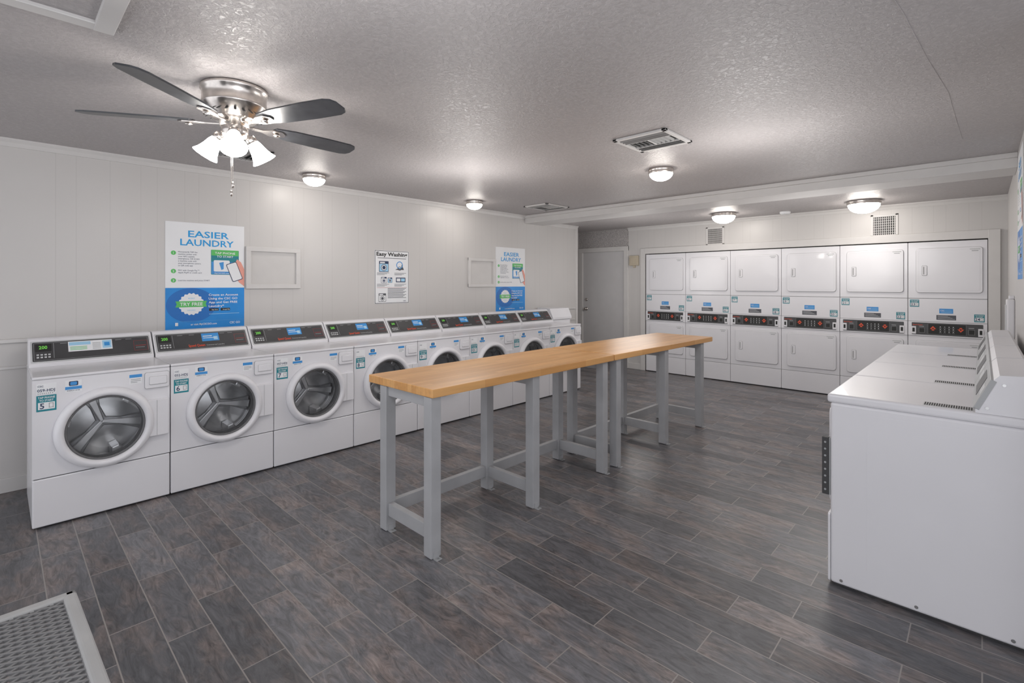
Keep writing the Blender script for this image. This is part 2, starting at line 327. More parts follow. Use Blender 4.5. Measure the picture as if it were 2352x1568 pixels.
# ------------------------------------------------------------ posters
def make_poster():
    b=MB(); W,Hh=.61,.92
    def U(u): return (u-.5)*W
    def V(v): return (.5-v)*Hh
    b.box(-W/2,W/2,-Hh/2,Hh/2,.001,.004,PAPER)
    B=.004
    def rc(u0,u1,v0,v1,m,k=0): b.rect(U(u0),U(u1),V(v1),V(v0),m,t=.0005,b=B+k*.0005)
    def tx(s,u,v,h,m,w=None,al='L',k=1,bold=True): b.text(s,U(u),V(v),h*Hh,m,w*W if w else None,al,bold=bold,off=B+.0006+k*.0005)
    rc(0,1,.612,1,BLUE)
    b.prism([(U(.31)+.185*math.cos(a*PI/20),V(.775)+.148*math.sin(a*PI/20)) for a in range(40)],B+.0005,B+.0008,DBLUE)
    rc(.10,1,.925,.93,CARD,1)
    tx('EASIER',.53,.135,.060,SKY,.52,'C'); tx('LAUNDRY',.515,.215,.060,SKY,.68,'C')
    for n,v in (('1',.288),('2',.457),('3',.543)):
        b.cyl(.0185,B,B+.001,GREEN,T((U(.095),V(v),0)),20); b.text(n,U(.095),V(v)-.009,.017,PAPER,None,'C',off=B+.0016)
    for i,s in enumerate(['Momentarily TAP the','machine sticker with','your NFC-capable','smartphone, OR SCAN','a machine code with','your smartphone camera','or QR code app']):
        tx(s,.15,.283+i*.0212,.0125,NAVY,bold=False)
    tx('PAY with Google Pay™,',.15,.455,.0125,NAVY,bold=False); tx('Apple Pay® or credit card',.15,.476,.0125,NAVY,bold=False)
    tx('Load the machine and press START',.15,.549,.0125,NAVY,bold=False)
    b.prism(rrect(U(.555),U(.925),V(.485),V(.245),.006),B,B+.0006,TEAL)
    rc(.56,.92,.36,.48,CARD,1)
    rc(.56,.92,.245,.30,GREEN,1)
    tx('TAP PHONE',.74,.285,.020,PAPER,.27,'C',2); tx('TO START',.74,.318,.020,PAPER,.22,'C',2)
    b.prism(rrect(U(.59),U(.80),V(.455),V(.345),.01),B+.001,B+.0016,PAPER)
    b.prism([(U(.66),V(.37)),(U(.72),V(.36)),(U(.72),V(.43)),(U(.69),V(.44))],B+.0016,B+.0019,CARD)
    tx('MyCSCGO.com',.70,.476,.010,PAPER,.2,'C',2)
    hp=[(.90,.33),(.955,.36),(1.0,.43),(1.0,.60),(.93,.56),(.86,.50),(.84,.42)]
    b.prism([(U(x),V(y)) for x,y in hp][::-1],B+.0016,B+.0022,SKIN)
    Mp=T((U(.865),V(.455),0))@R(20,'Z')
    b.prism(rrect(-.045,.045,-.085,.085,.012),B+.0022,B+.0028,NAVY,Mp); b.prism(rrect(-.040,.040,-.079,.079,.009),B+.0028,B+.0032,PAPER,Mp)
    c=(U(.31),V(.765)); pts=[]
    for i in range(96):
        a=2*PI*i/96; r=.092+.005*math.cos(a*18); pts.append((c[0]+r*math.cos(a),c[1]+r*math.sin(a)))
    b.prism(pts,B+.0008,B+.0014,PAPER)
    b.prism([(c[0]-.118,c[1]-.026),(c[0]+.118,c[1]-.026),(c[0]+.108,c[1]),(c[0]+.118,c[1]+.026),(c[0]-.118,c[1]+.026),(c[0]-.108,c[1])],B+.0014,B+.002,GREEN)
    b.text('TRY FREE',c[0],c[1]-.014,.028,PAPER,.17,'C',off=B+.0026)
    b.text('MOBILE',c[0],c[1]+.045,.010,LCARD,None,'C',off=B+.002); b.text('REFUNDS',c[0],c[1]-.058,.010,LCARD,None,'C',off=B+.002)
    for i,s in enumerate(['Create an Account','Using the CSC GO','App and Get FREE','Laundry*']): tx(s,.525,.69+i*.036,.0205,PAPER,[.39,.38,.38,.20][i])
    for u in (.53,.68):
        b.prism(rrect(U(u),U(u+.125),V(.835),V(.81),.004),B+.0005,B+.001,BLACK2)
    tx('App Store',.563,.828,.009,PAPER,k=2); tx('Google Play',.708,.828,.009,PAPER,k=2)
    rc(.53,.93,.862,.866,LCARD,1)
    tx('or visit MyCSCGO.com',.30,.965,.017,PAPER,.33); tx('CSC GO',.80,.965,.021,PAPER,.14)
    b.prism(rrect(U(.115),U(.15),V(.965),V(.935),.003),B+.0005,B+.001,PAPER)
    return b
pl='blue and white poster headed EASIER LAUNDRY'
p1=make_poster().obj('poster',label=pl+', beside an empty frame',cat='poster',group='easier laundry wall posters',M=T((XL,1.277,1.53))@WL)
p2=p1.copy(); COL.objects.link(p2); p2.matrix_world=T((XL,5.15,1.525))@WL; p2['label']=pl+', beside ceiling beam'
p3=p1.copy(); COL.objects.link(p3); p3.matrix_world=T((XR,5.055,1.955))@WR; p3['label']=pl+', above single dryers'
# washing sign
b=MB(); b.box(-.23,.23,-.305,.305,.001,.004,PAPER); B=.004
b.outline(-.226,.226,-.301,.301,.005,BLACK2,b=B)
b.text('Easy Washing',0,.242,.042,BLACK2,.41,'C',off=B+.001,bold=2)
b.rect(-.19,.19,.214,.220,INK,b=B)
def mini(b,x,y,s,m,d):
    b.prism(rrect(x-s,x+s,y-s,y+s,.006),B,B+.0006,d); b.prism(rrect(x-s*.9,x+s*.9,y-s*.9,y+s*.5,.004),B+.0006,B+.0009,m); b.rect(x-s*.8,x+s*.2,y+s*.6,y+s*.85,PAPER,b=B+.0006)
    b.cyl(s*.6,B,B+.0014,d,T((x,y-s*.2,0)),20); b.cyl(s*.5,B,B+.0018,PAPER,T((x,y-s*.2,0)),20); b.cyl(s*.34,B,B+.0022,d,T((x,y-s*.2,0)),20)
mini(b,-.11,.12,.062,LCARD,NAVY); mini(b,-.11,-.035,.036,PAPER,NAVY); mini(b,-.03,-.035,.030,LCARD,NAVY); mini(b,-.13,-.235,.048,PAPER,INK)
b.ring(.035,.044,.001,CARD,T((.10,.14,B)),24); b.ring(.018,.024,.001,INK,T((.10,.10,B)),20); b.prism([(.04,.085),(.16,.085),(.13,.15),(.12,.10),(.07,.10)],B,B+.0006,INK)
b.rect(.05,.18,-.06,-.005,NAVY,b=B); b.rect(.06,.11,-.05,-.015,PAPER,b=B+.0006); b.rect(.12,.17,-.05,-.015,LCARD,b=B+.0006)
for y0,n in ((.045,3),(-.085,3)):
    for i in range(n):
        for xx in (-.2,.03): b.rect(xx,xx+.16-.03*i,y0-i*.011,y0-i*.011+.004,INK,b=B)
for i in range(10): b.rect(-.06,.19-.02*(i%3),-.135-i*.012,-.130-i*.012,INK,b=B)
b.rect(-.2,.2,-.122,-.119,REDINK,b=B)
b.text('CSC',.15,-.285,.014,NAVY,off=B+.001)
b.obj('sign',label='white washing instruction sign with black border on panelled wall',cat='sign',M=T((XL,3.165,1.54))@WL)
# empty frames
b=MB()
def pframe(b,w,h,t,d,m):
    b.box(-w/2,w/2,-h/2,-h/2+t,0,d,m,.004); b.box(-w/2,w/2,h/2-t,h/2,0,d,m,.004); b.box(-w/2,-w/2+t,-h/2+.002,h/2-.002,0,d-.001,m,.004); b.box(w/2-t,w/2,-h/2+.002,h/2-.002,0,d-.001,m,.004)
pframe(b,.505,.395,.045,.026,TRIM); b.box(-.215,.215,-.16,.16,0,.004,WPLAIN)
f1=b.obj('wall_frame',label='empty white painted wooden frame beside a poster',cat='frame',group='empty wall frames',M=T((XL,1.845,1.613))@WL)
f2=f1.copy(); COL.objects.link(f2); f2.matrix_world=T((XL,4.575,1.617))@WL

# ------------------------------------------------------------ front-load washer
def number_label(num,code,parent,base,w=.088,teal_h=.095,x=0,z=0):
    if code is not None:
        b=MB(base=base)
        b.rect(x,x+w,z+teal_h+.006,z+teal_h+.07,PAPER)
        b.text('CSC',x+.005,z+teal_h+.05,.010,NAVY)
        if code: b.text(code,x+.004,z+teal_h+.022,.016,NAVY,w*.88)
        for i in range(8): b.rect(x+.006+i*.009,x+.009+i*.009,z+teal_h+.008,z+teal_h+.016,GREY,b=.0006)
        b.obj('code_label',parent)
    b=MB(base=base)
    b.rect(x,x+w,z,z+teal_h,TEAL); 
    b.text('TAP PHONE',x+w/2,z+teal_h*.80,teal_h*.12,PAPER,w*.85,'C'); b.text('TO START',x+w/2,z+teal_h*.62,teal_h*.12,PAPER,w*.7,'C')
    b.rect(x+w*.08,x+w*.92,z+teal_h*.12,z+teal_h*.56,PAPER,b=.0006)
    b.text(num,x+w*(.33 if len(num)>1 else .28),z+teal_h*.17,teal_h*.34,NAVY,None,'C',off=.0018)
    b.outline(x+w*.62,x+w*.85,z+teal_h*.2,z+teal_h*.5,.003,GREY,b=.0012)
    return b.obj('number_label',parent)

zc=.55
def build_washer():
    e=empty('washing_machine','x','washing machine','front-loading washers in a row')
    b=MB()
    b.box(-.34,.34,-.36,.36,.012,.296,WHITE,.006)
    b.box(-.33,.33,-.33,.33,.0,.02,SEAM)
    b.box(-.334,.334,-.35,.35,.29,.31,SEAM)
    for a in ((-.34,-.334,-.34,.36,.302,.885),(.334,.34,-.34,.36,.302,.885),(-.34,.34,.354,.36,.302,.885)): b.box(*a,WHITE)
    tb=bmesh.new(); x0,x1,z0,z1=-.34,.34,.302,.888; r=.222
    ang=sorted([2*PI*i/56+.01 for i in range(56)]+[math.atan2(z-zc,x)%(2*PI) for x in (x0,x1) for z in (z0,z1)])
    inn=[];outr=[]
    for a in ang:
        c,s=math.cos(a),math.sin(a); t=min((x1/c if c>0 else x0/c) if abs(c)>1e-6 else 9,((z1-zc)/s if s>0 else (z0-zc)/s) if abs(s)>1e-6 else 9)
        inn.append((r*c,r*s+zc)); outr.append((t*c,t*s+zc))
    n=len(ang); VI=[];VO=[]
    for y in (-.36,-.34):
        VI.append([tb.verts.new((p[0],y,p[1])) for p in inn]); VO.append([tb.verts.new((p[0],y,p[1])) for p in outr])
    for i in range(n):
        j=(i+1)%n
        tb.faces.new((VI[0][i],VI[0][j],VO[0][j],VO[0][i])); tb.faces.new((VI[1][j],VI[1][i],VO[1][i],VO[1][j]))
        tb.faces.new((VI[0][j],VI[0][i],VI[1][i],VI[1][j])); tb.faces.new((VO[0][i],VO[0][j],VO[1][j],VO[1][i]))
    bmesh.ops.recalc_face_normals(tb,faces=tb.faces[:]); b.add(tb,WHITE)
    b.obj('body',e)
    b=MB(); b.box(-.341,.341,-.366,.36,.889,.907,WHITE,.006); b.box(-.335,.335,-.355,.355,.883,.89,GAP); b.obj('top_panel',e)
    # console
    b=MB(); M=Matrix(((0,0,1,-.338),(1,0,0,0),(0,1,0,0),(0,0,0,1)))
    b.prism([(.125,.907),(.125,.925),(.245,1.078),(.26,1.088),(.355,1.088),(.36,1.08),(.36,.907)],0,.676,WHITE2,M)
    con=b.obj('console',e)
    fy=Vector((0,.120,.153)).normalized(); nz=Vector((1,0,0)).cross(fy)
    FM=Matrix(((1,fy.x,nz.x,0),(0,fy.y,nz.y,.125),(0,fy.z,nz.z,.925),(0,0,0,1)))
    b=MB(base=FM)
    b.prism(rrect(-.329,.329,.010,.182,.008),0,.002,LGREY)
    b.prism(rrect(-.320,.320,.020,.172,.008),0,.003,BLACK)
    b.outline(-.313,.313,.027,.165,.0015,GREY,b=.003)
    for i in range(4):
        for j in range(2):
            b.box(-.300+i*.019,-.288+i*.019,.045+j*.02,.055+j*.02,.003,.006,LGREY)
    b.rect(-.215,-.213,.04,.16,GREY,b=.003)
    b.outline(.225,.308,.05,.135,.0015,REDINK,b=.003); b.rect(.235,.298,.09,.094,REDINK,b=.003); b.rect(.235,.29,.075,.078,GREY,b=.003)
    for u in (-.18,-.10,.12,.18): b.rect(u,u+.035,.152,.155,GREY,b=.003)
    b.obj('control_panel',con)
    b=MB(base=FM); b.prism(rrect(-.305,-.225,.098,.156,.004),.003,.005,BLACK2); b.text('200',-.288,.115,.025,LED,.042,off=.006); b.obj('display',con)
    # door
    AX=FR(0,-.36,zc)
    b=MB()
    b.lathe([(.194,-.02),(.250,0),(.252,.014),(.244,.036),(.226,.048),(.212,.046),(.203,.036),(.199,.02),(.196,.0)],WHITE2,AX,64,True,True)
    b.prism(rrect(.206,.330,-.112,.132,.008),.0,.026,WHITE2,AX,bev=.004)
    b.prism(rrect(.262,.264,-.108,.128,.0008),.026,.0268,GAP,AX)
    b.lathe([(.199,.012),(.199,.026),(.192,.028),(.188,.02),(.188,.008)],DRUMD,AX,64,True,True)
    door=b.obj('door',e)
    b=MB(); b.lathe([(.19,.014),(.17,.018),(.12,.012),(.06,.004),(0,.001)],GLASS,AX,48); b.obj('glass',door)
    # drum
    b=MB()
    b.lathe([(.20,-.03),(.215,-.05),(.235,-.07),(.235,-.22),(.225,-.235)],STEELD,AX,48)
    b.lathe([(.225,-.235),(.16,-.225),(.10,-.215),(.06,-.205),(0,-.205)],STEEL,AX,48)
    b.lathe([(.222,-.01),(.19,-.02),(.188,-.05),(.215,-.055)],DRUMD,AX,48)
    for k in range(3):
        Mk=AX@R(90+120*k+20,'Z')
        b.prism([(.0,-.03),(.10,-.026),(.22,-.055),(.22,.055),(.10,.026),(.0,.03)],-.225,-.19,STEELD,Mk,bev=.006)
        b.prism([(.0,-.012),(.22,-.028),(.22,.028),(.0,.012)],-.19,-.165,STEEL,Mk,bev=.006)
        b.prism([(.165,-.02),(.232,-.04),(.232,.04),(.165,.02)],-.22,-.08,STEEL,AX@R(30+120*k+20,'Z'),bev=.008)
    for k in range(5):
        b.lathe([(.2345,-.085-k*.028),(.2315,-.090-k*.028),(.2345,-.095-k*.028)],STEEL,AX,48)
    b.obj('drum',e)
    # drawer
    b=MB(base=FR(0,-.36,0))
    b.prism(rrect(.198,.336,.757,.866,.012),0,.006,GAP); b.prism(rrect(.200,.334,.759,.864,.011),.0,.014,WHITE2,bev=.004)
    b.prism(rrect(.222,.322,.782,.838,.008),.014,.0146,GAP); b.prism(rrect(.2235,.3205,.7845,.8365,.007),.014,.02,WHITE2,bev=.003)
    b.obj('detergent_drawer',e)
    b=MB(base=FR(0,-.3605,0))
    b.rect(-.195,-.118,.795,.868,PAPER); b.rect(-.195,-.118,.812,.83,CARD,b=.0006); b.prism(rrect(-.178,-.135,.834,.862,.006),.0006,.0012,NAVY); b.prism(rrect(-.172,-.141,.838,.858,.005),.0012,.0016,CARD)
    b.text('ENERGY STAR',-.156,.802,.006,NAVY,.06,'C')
    b.obj('energy_label',e)
    b=MB(base=FR(0,-.3605,0))
    b.rect(.118,.185,.800,.862,PAPER); b.rect(.118,.185,.842,.862,CARD,b=.0006); b.rect(.125,.178,.828,.832,GREY,b=.0006); b.rect(.125,.178,.818,.822,GREY,b=.0006); b.rect(.125,.16,.808,.812,GREY,b=.0006)
    b.obj('label_sheet',e)
    return e,FM
wash,FM=build_washer()
codes={5:'059-HDJ',6:'052-HDJ',7:'057-HDJ'}
washers=[wash]+[copy_tree(wash) for _ in range(7)]
for k,w in enumerate(washers):
    num=5+k
    w.matrix_world=T((-4.41,.139+.343+.686*k,0))@R(90,'Z')
    extra={0:'pale card on console',7:'beside white cabinet'}.get(k,'blue card on console')
    w['label']='white front-loading washer number %d, %s'%(num,extra)
    number_label(str(num),codes.get(num,''),w,FR(0,-.3605,0),x=-.322,z=.70)
    con=[c for c in w.children if c.name.startswith('console')][0]
    b=MB(base=FM)
    if k==0:
        b.rect(-.140,.10,.080,.162,PAPER,b=.003); b.rect(-.135,-.02,.130,.156,LCARD,b=.0036); b.rect(.045,.095,.092,.156,LCARD,b=.0036); b.rect(.055,.085,.11,.14,CARD,b=.0042)
        for i in range(3): b.rect(-.130,-.04,.092+i*.011,.096+i*.011,GREEN,b=.0036)
        for i in range(5): b.rect(-.01,.035,.09+i*.012,.094+i*.012,GREY,b=.0036)
    else:
        b.rect(-.015,.11,.085,.160,CARD,b=.003); b.rect(-.005,.06,.13,.137,PAPER,b=.0036); b.rect(-.005,.09,.113,.118,PAPER,b=.0036); b.rect(.07,.10,.095,.128,LCARD,b=.0036)
    b.obj('card',con,label='instruction sticker on the control panel')
    if k:
        b=MB(base=FM)
        b.text('Speed Queen',-.115,.040,.022,ORANGE,.115,off=.004); b.text('Commercial Laundry',.010,.042,.011,LGREY,.13,off=.004,bold=False)
        b.obj('brand_lettering',con,label='orange and grey printed lettering')

# white cabinet past the row
b=MB(); b.box(XL+.02,-4.62,5.70,6.14,0,.93,WHITE,.006)
b.prism([(4.60,.93),(4.60,.96),(4.66,1.09),(4.90,1.10),(4.92,.93)],0,.46,WHITE,Matrix(((-1,0,0,0),(0,0,1,5.69),(0,1,0,0),(0,0,0,1))))
b.box(-4.625,-4.615,5.72,6.12,.05,.88,WHITE2,.003)
b.obj('cabinet',label='small white metal cabinet with sloped top past the washers',cat='cabinet')

# ------------------------------------------------------------ stacked dryers
def build_stack():
    e=empty('stacked_dryer','x','dryer','stacked dryers along the wall')
    b=MB(base=FR(0,-.35,0))
    b.box(-.3425,.3425,.010,1.952,-.70,-.006,WHITE,.004)
    b.box(-.33,.33,.0,.02,-.65,-.03,SEAM)
    b.prism(rrect(-.3425,.3425,1.292,1.952,.006),-.006,.004,WHITE,bev=.003)
    b.prism(rrect(-.3425,.3425,1.02,1.287,.006),-.006,.004,WHITE,bev=.003)
    b.prism(rrect(-.3425,.3425,.275,.845,.006),-.006,.004,WHITE,bev=.003)
    b.prism(rrect(-.3425,.3425,.014,.270,.006),-.006,.004,WHITE,bev=.003)
    b.box(-.338,.338,.012,1.93,-.0065,-.004,GAP)
    b.obj('body',e)
    b=MB(base=FR(0,-.35,0))
    b.box(-.342,.342,.848,1.016,-.006,.012,WHITE2,.003)
    b.prism(rrect(-.308,.308,.864,1.006,.006),.012,.015,BLACK)
    b.text('Speed Queen',-.298,.974,.013,ORANGE,.09,off=.0165)
    b.prism(rrect(-.16,.17,.876,.998,.004),.015,.0156,BLACK2)
    for s,u in ((1,-.115),(-1,.125)):
        c=.94
        b.prism([(u-.028,c-.004*s),(u,c+.030*s),(u+.028,c-.004*s),(u+.011,c-.004*s),(u+.011,c-.022*s),(u-.011,c-.022*s),(u-.011,c-.004*s)][::(1 if s<0 else -1)],.0156,.0168,ORANGE)
        b.rect(u-.006,u+.006,c-.008,c+.008,BLACK2,b=.0168)
    for i in range(3):
        for u in (-.050,-.012,.026,.062):
            b.cyl(.0055,.0156,.018,LGREY if u!=-.012 else GREY,T((u,.908+i*.028,0)),10)
            b.rect(u-.012,u+.012,.893+i*.028,.8955+i*.028,GREY,b=.0156)
    b.outline(-.16,.17,.876,.998,.0012,GREY,b=.0156)
    for s in (-1,1):
        b.box(s*.215-.026,s*.215+.026,.888,.945,.015,.019,BLACK2); b.outline(s*.215-.026,s*.215+.026,.888,.945,.002,GREY,b=.019)
        b.box(s*.290-.022,s*.290+.022,.872,.960,.012,.022,WHITE2); b.box(s*.290-.011,s*.290+.011,.895,.942,.022,.0235,BLACK2)
        b.rect(s*.215-.025,s*.215+.02,.960,.964,LGREY,b=.015)
    b.obj('control_panel',e)
    for z0,z1 in ((1.355,1.880),(.33,.80)):
        b=MB(base=FR(0,-.354,0))
        b.prism(rrect(-.2715,.3075,z0+.0005,z1-.0005,.035),0,.002,GAP)
        b.prism(rrect(-.269,.305,z0+.003,z1-.003,.032),.0,.016,WHITE,bev=.005)
        b.prism(rrect(-.2445,.2845,z0+.0285,z1-.0285,.022),.016,.0163,CONW); b.prism(rrect(-.243,.283,z0+.030,z1-.030,.021),.016,.0168,WHITE)
        b.rect(.20,.285,z1-.035,z1-.022,LGREY,b=.0168); b.rect(.215,.27,z1-.052,z1-.044,GREY,b=.0168)
        d=b.obj('door',e)
        zm=(z0+z1)/2
        b=MB(base=FR(0,-.371,0)); b.prism(rrect(-.215,-.165,zm-.06,zm+.06,.012),0,.002,GAP); b.prism(rrect(-.212,-.168,zm-.057,zm+.057,.011),.0,.006,WHITE2,bev=.002); b.prism(rrect(-.203,-.192,zm-.045,zm+.045,.004),.006,.0068,GAP)
        b.obj('handle',d)
    b=MB(base=FR(0,-.3545,0))
    b.rect(-.06,.06,1.12,1.175,CARD); b.text('CSC',-.05,1.145,.014,PAPER); b.rect(-.01,.05,1.148,1.152,LCARD,b=.0006); b.rect(-.045,.05,1.130,1.134,LCARD,b=.0006)
    b.obj('label_sheet',e)
    b=MB(base=FR(0,-.3545,0))
    b.rect(-.085,.085,1.045,1.10,INK)
    for i in range(4): b.rect(-.075,.075-.02*i,1.055+i*.011,1.058+i*.011,LGREY,b=.0006)
    b.obj('notice_label',e)
    return e
st=build_stack(); stacks=[st]+[copy_tree(st) for _ in range(5)]
for k,s in enumerate(stacks):
    s.matrix_world=T((-4.09+.343+.6895*k,7.90,0))
    a,c=13+2*k,14+2*k
    s['label']='white stacked pair of commercial dryers numbered %d and %d'%(a,c)
    number_label(str(a),None,s,FR(0,-.3545,0),w=.085,teal_h=.085,x=-.325,z=1.19)
    number_label(str(c),None,s,FR(0,-.3545,0),w=.085,teal_h=.085,x=.235,z=1.035)

# ------------------------------------------------------------ single dryers beside right wall
def build_single():
    e=empty('clothes_dryer','x','dryer','single dryers in a row against the wall')
    b=MB(); b.box(-.34,.34,-.345,.35,.012,.885,WHITE,.012,seg=3); b.box(-.32,.32,-.33,.33,0,.02,SEAM)
    for s in (-1,1):
        b.box(s*.340-.0006,s*.340+.0006,-.20,.30,.845,.8465,WHITE2); b.box(s*.340-.0006,s*.340+.0006,-.20,-.1985,.10,.845,WHITE2)
        for y in (-.30,-.02,.28): b.cyl(.007,-.002,.003,CHROME,T((s*.340,y,.035))@R(90*s,'Y'),12)
    b.prism(rrect(-.338,.338,.014,.345,.01),.345,.356,WHITE,R(90,'X'),bev=.004)
    b.obj('body',e)
    b=MB(); b.box(-.342,.342,-.358,.352,.884,.926,WHITE,.012,seg=3)
    b.box(.235,.315,.0,.165,.9255,.9275,CONW)
    for i in range(20): b.box(.245+.0,.275,.004+i*.008,.008+i*.008,.927,.9285,BLACK2)
    for i in range(20): b.box(.280,.308,.004+i*.008,.008+i*.008,.927,.9285,BLACK2)
    b.obj('top_panel',e)
    b=MB(); M=Matrix(((0,0,1,-.335),(1,0,0,0),(0,1,0,0),(0,0,0,1)))
    b.prism([(.17,.926),(.17,.945),(.222,1.065),(.242,1.088),(.335,1.094),(.35,1.08),(.35,.926)],0,.67,WHITE2,M)
    con=b.obj('console',e)
    fy=Vector((0,.052,.12)).normalized(); nz=Vector((1,0,0)).cross(fy)
    F2=Matrix(((1,fy.x,nz.x,0),(0,fy.y,nz.y,.17),(0,fy.z,nz.z,.945),(0,0,0,1)))
    b=MB(base=F2); b.prism(rrect(-.337,.337,-.004,.134,.006),-.012,.008,CONG,bev=.003); b.prism(rrect(-.14,.14,.02,.11,.004),.008,.0095,BLACK)
    b.rect(.16,.30,.05,.09,LGREY,b=.008); b.rect(-.30,-.16,.05,.09,LGREY,b=.008)
    b.obj('control_panel',con)
    for s in (-1,1):
        for y,z in ((.205,.95),(.255,1.05)):
            b=MB(); b.cyl(.006,0,.003,CHROME,T((s*.335,y,z))@R(90*s,'Y'),10); b.obj('screw',con)
    b=MB(base=FR(0,-.345,0)); b.prism(rrect(-.26,.26,.37,.84,.03),0,.02,WHITE,bev=.006); d=b.obj('door',e)
    b=MB(base=FR(0,-.365,0)); b.box(.17,.20,.55,.68,0,.016,WHITE2,.005); b.obj('handle',d)
    return e
sd=build_single(); singles=[sd]+[copy_tree(sd) for _ in range(3)]
for k,s in enumerate(singles):
    s.matrix_world=T((-.19,2.80+.343+.69*k,0))@R(-90,'Z')
    s['label']='white single dryer with grey rear console'+(', dark bracket on front' if k==0 else ' against the wall')
b=MB(base=FR(0,-.345,0))
b.box(.27,.335,.43,.71,0,.006,GREY,.002); b.box(.31,.335,.43,.71,.006,.036,SEAM,.003)
for i in range(8): b.cyl(.005,.0,.002,GREY,T((.3355,.455+i*.033,.022))@R(90,'Y'),8)
b.obj('bracket',sd,label='dark grey perforated metal security bracket')
b=MB(); b.box(XR-.05,XR,5.9,6.15,1.0,1.33,WHITE2,.012); b.box(XR-.056,XR-.05,5.95,6.10,1.05,1.28,CONW,.002); b.box(XR-.035,XR,5.98,6.07,1.33,1.36,WHITE2,.006)
b.obj('wall_dispenser',label='small white plastic dispenser box on the wall',cat='dispenser')

# ------------------------------------------------------------ work tables
def build_table(y0,y1,legs,M):
    e=empty('work_table','x','table','butcher block folding tables')
    c=(y0+y1)/2; L2=(y1-y0)/2-.003
    e.matrix_world=M@T((-2.40,c,0))
    b=MB(); b.box(-.325,.315,-L2,L2,.858,.905,WOOD,.004); b.obj('table_top',e,label='honey-coloured butcher block top')
    s=.033
    for ly in legs:
        for x in (-.17,.265):
            b=MB(); b.box(x-s,x+s,ly-c-s,ly-c+s,.004,.857,GPAINT,.003); leg=b.obj('leg',e)
            b=MB(); b.box(x-s,x+s+.03,ly-c-s*.55,ly-c+s*.55,0,.004,GREY); b.box(x+s,x+s+.003,ly-c-s*.55,ly-c+s*.55,.004,.035,GPAINT)
            b.cyl(.006,.004,.008,CHROME,T((x+s+.018,ly-c,0)),10)
            b.obj('foot_plate',leg,label='bolted steel foot plate')
        b=MB(); b.box(-.17+s,.265-s,ly-c-.018,ly-c+.018,.09,.165,GPAINT,.002); b.obj('cross_rail',e)
        b=MB(); b.box(-.17+s,.265-s,ly-c-.02,ly-c+.02,.80,.857,GPAINT,.002); b.obj('cross_rail',e)
    for a,d in zip(legs,legs[1:]):
        b=MB(); b.box(-.188,-.152,a-c+s,d-c-s,.09,.165,GPAINT,.002); b.obj('long_rail',e)
    return e
t1=build_table(1.575,3.342,(1.615,2.43,3.245),Matrix.Identity(4)); t1['label']='long wood-topped table with grey legs, nearer the bench'
piv=T((-2.40,3.345,0))
t2=build_table(3.353,5.20,(3.44,4.235,4.99),piv@R(-1.2,'Z')@piv.inverted()); t2['label']='long wood-topped table with grey legs, facing the stacked dryers'

# ------------------------------------------------------------ bench
e=empty('bench','grey coated expanded-metal bench with rolled frame','bench',M=T((-1.57,-.018,0))@R(2,'Z'))
hx,hy,zt=.60,.22,.45
b=MB()
def clip(px,py,dx,dy,ax,ay):
    t0,t1=-9,9
    for p,d,l in ((px,dx,ax),(py,dy,ay)):
        a,c=(-l-p)/d,(l-p)/d
        if a>c: a,c=c,a
        t0=max(t0,a); t1=min(t1,c)
    return (t0,t1) if t1-t0>.004 else None
ang=math.radians(60)
for s in (1,-1):
    dx,dy=math.cos(ang),s*math.sin(ang); off=-1.0
    while off<1.0:
        r=clip(off,0,dx,dy,hx-.015,hy-.015)
        if r:
            t0,t1=r; L_=t1-t0
            M=T((off+dx*(t0+t1)/2,dy*(t0+t1)/2,zt-.012+(.001 if s>0 else 0)))@Matrix.Rotation(math.atan2(dy,dx),4,'Z')
            b.box(-L_/2,L_/2,-.0036,.0036,-.003,.003,BENCHM,0,M)
        off+=.026
b.obj('seat',e)
b=MB()
for a in ((-hx,hx,-hy,-hy+.036),(-hx,hx,hy-.036,hy),(-hx,-hx+.036,-hy,hy),(hx-.036,hx,-hy,hy)): b.box(*a,zt-.034,zt,BENCH,.011,seg=3)
b.obj('seat_frame',e)
for x in (-.38,.38):
    b=MB()
    for y in (-.12,.12): b.rod((x,y,.0),(x,y,zt-.03),.02,BENCH,12)
    b.rod((x,-.16,zt-.04),(x,.16,zt-.04),.016,BENCH,12); b.box(x-.03,x+.03,-.17,.17,0,.012,BENCH,.003)
    b.obj('leg',e)

# ------------------------------------------------------------ flush lights
def flush(x,y,z,r,name_lab):
    e=empty('ceiling_light',name_lab,'ceiling light','flush ceiling lights',M=T((x,y,z)))
    b=MB(); b.lathe([(0,0),(r*.98,0),(r,-.006),(r,-.018),(r*.96,-.024),(r,-.030),(r*.98,-.042),(r*.88,-.044)],NICKEL,None,40); b.obj('rim',e)
    b=MB(); h=r*.62; b.lathe([(r*.93*math.cos(t*PI/20),-.040-h*math.sin(t*PI/20)) for t in range(10)]+[(0,-.040-h)],LAMP,None,24); b.obj('glass_shade',e)
    return e
lab='small flush dome light with nickel rim, '
flush(-4.52,2.05,H,.105,lab+'near poster wall'); flush(-4.52,4.06,H,.105,lab+'near instruction sign'); flush(-2.06,4.07,H,.108,lab+'above the tables')
flush(-2.57,6.90,HB,.16,'wide flush dome light with nickel rim, above stacked dryers'); flush(-1.0,7.0,HB,.17,'wide flush dome light with nickel rim, near wall grille')
b=MB(); b.lathe([(0,0),(.065,0),(.065,-.02),(.05,-.034),(0,-.036)],PAPER,T((-1.91,7.3,HB)),24); b.obj('smoke_detector',label='round white smoke detector on the ceiling',cat='smoke detector')

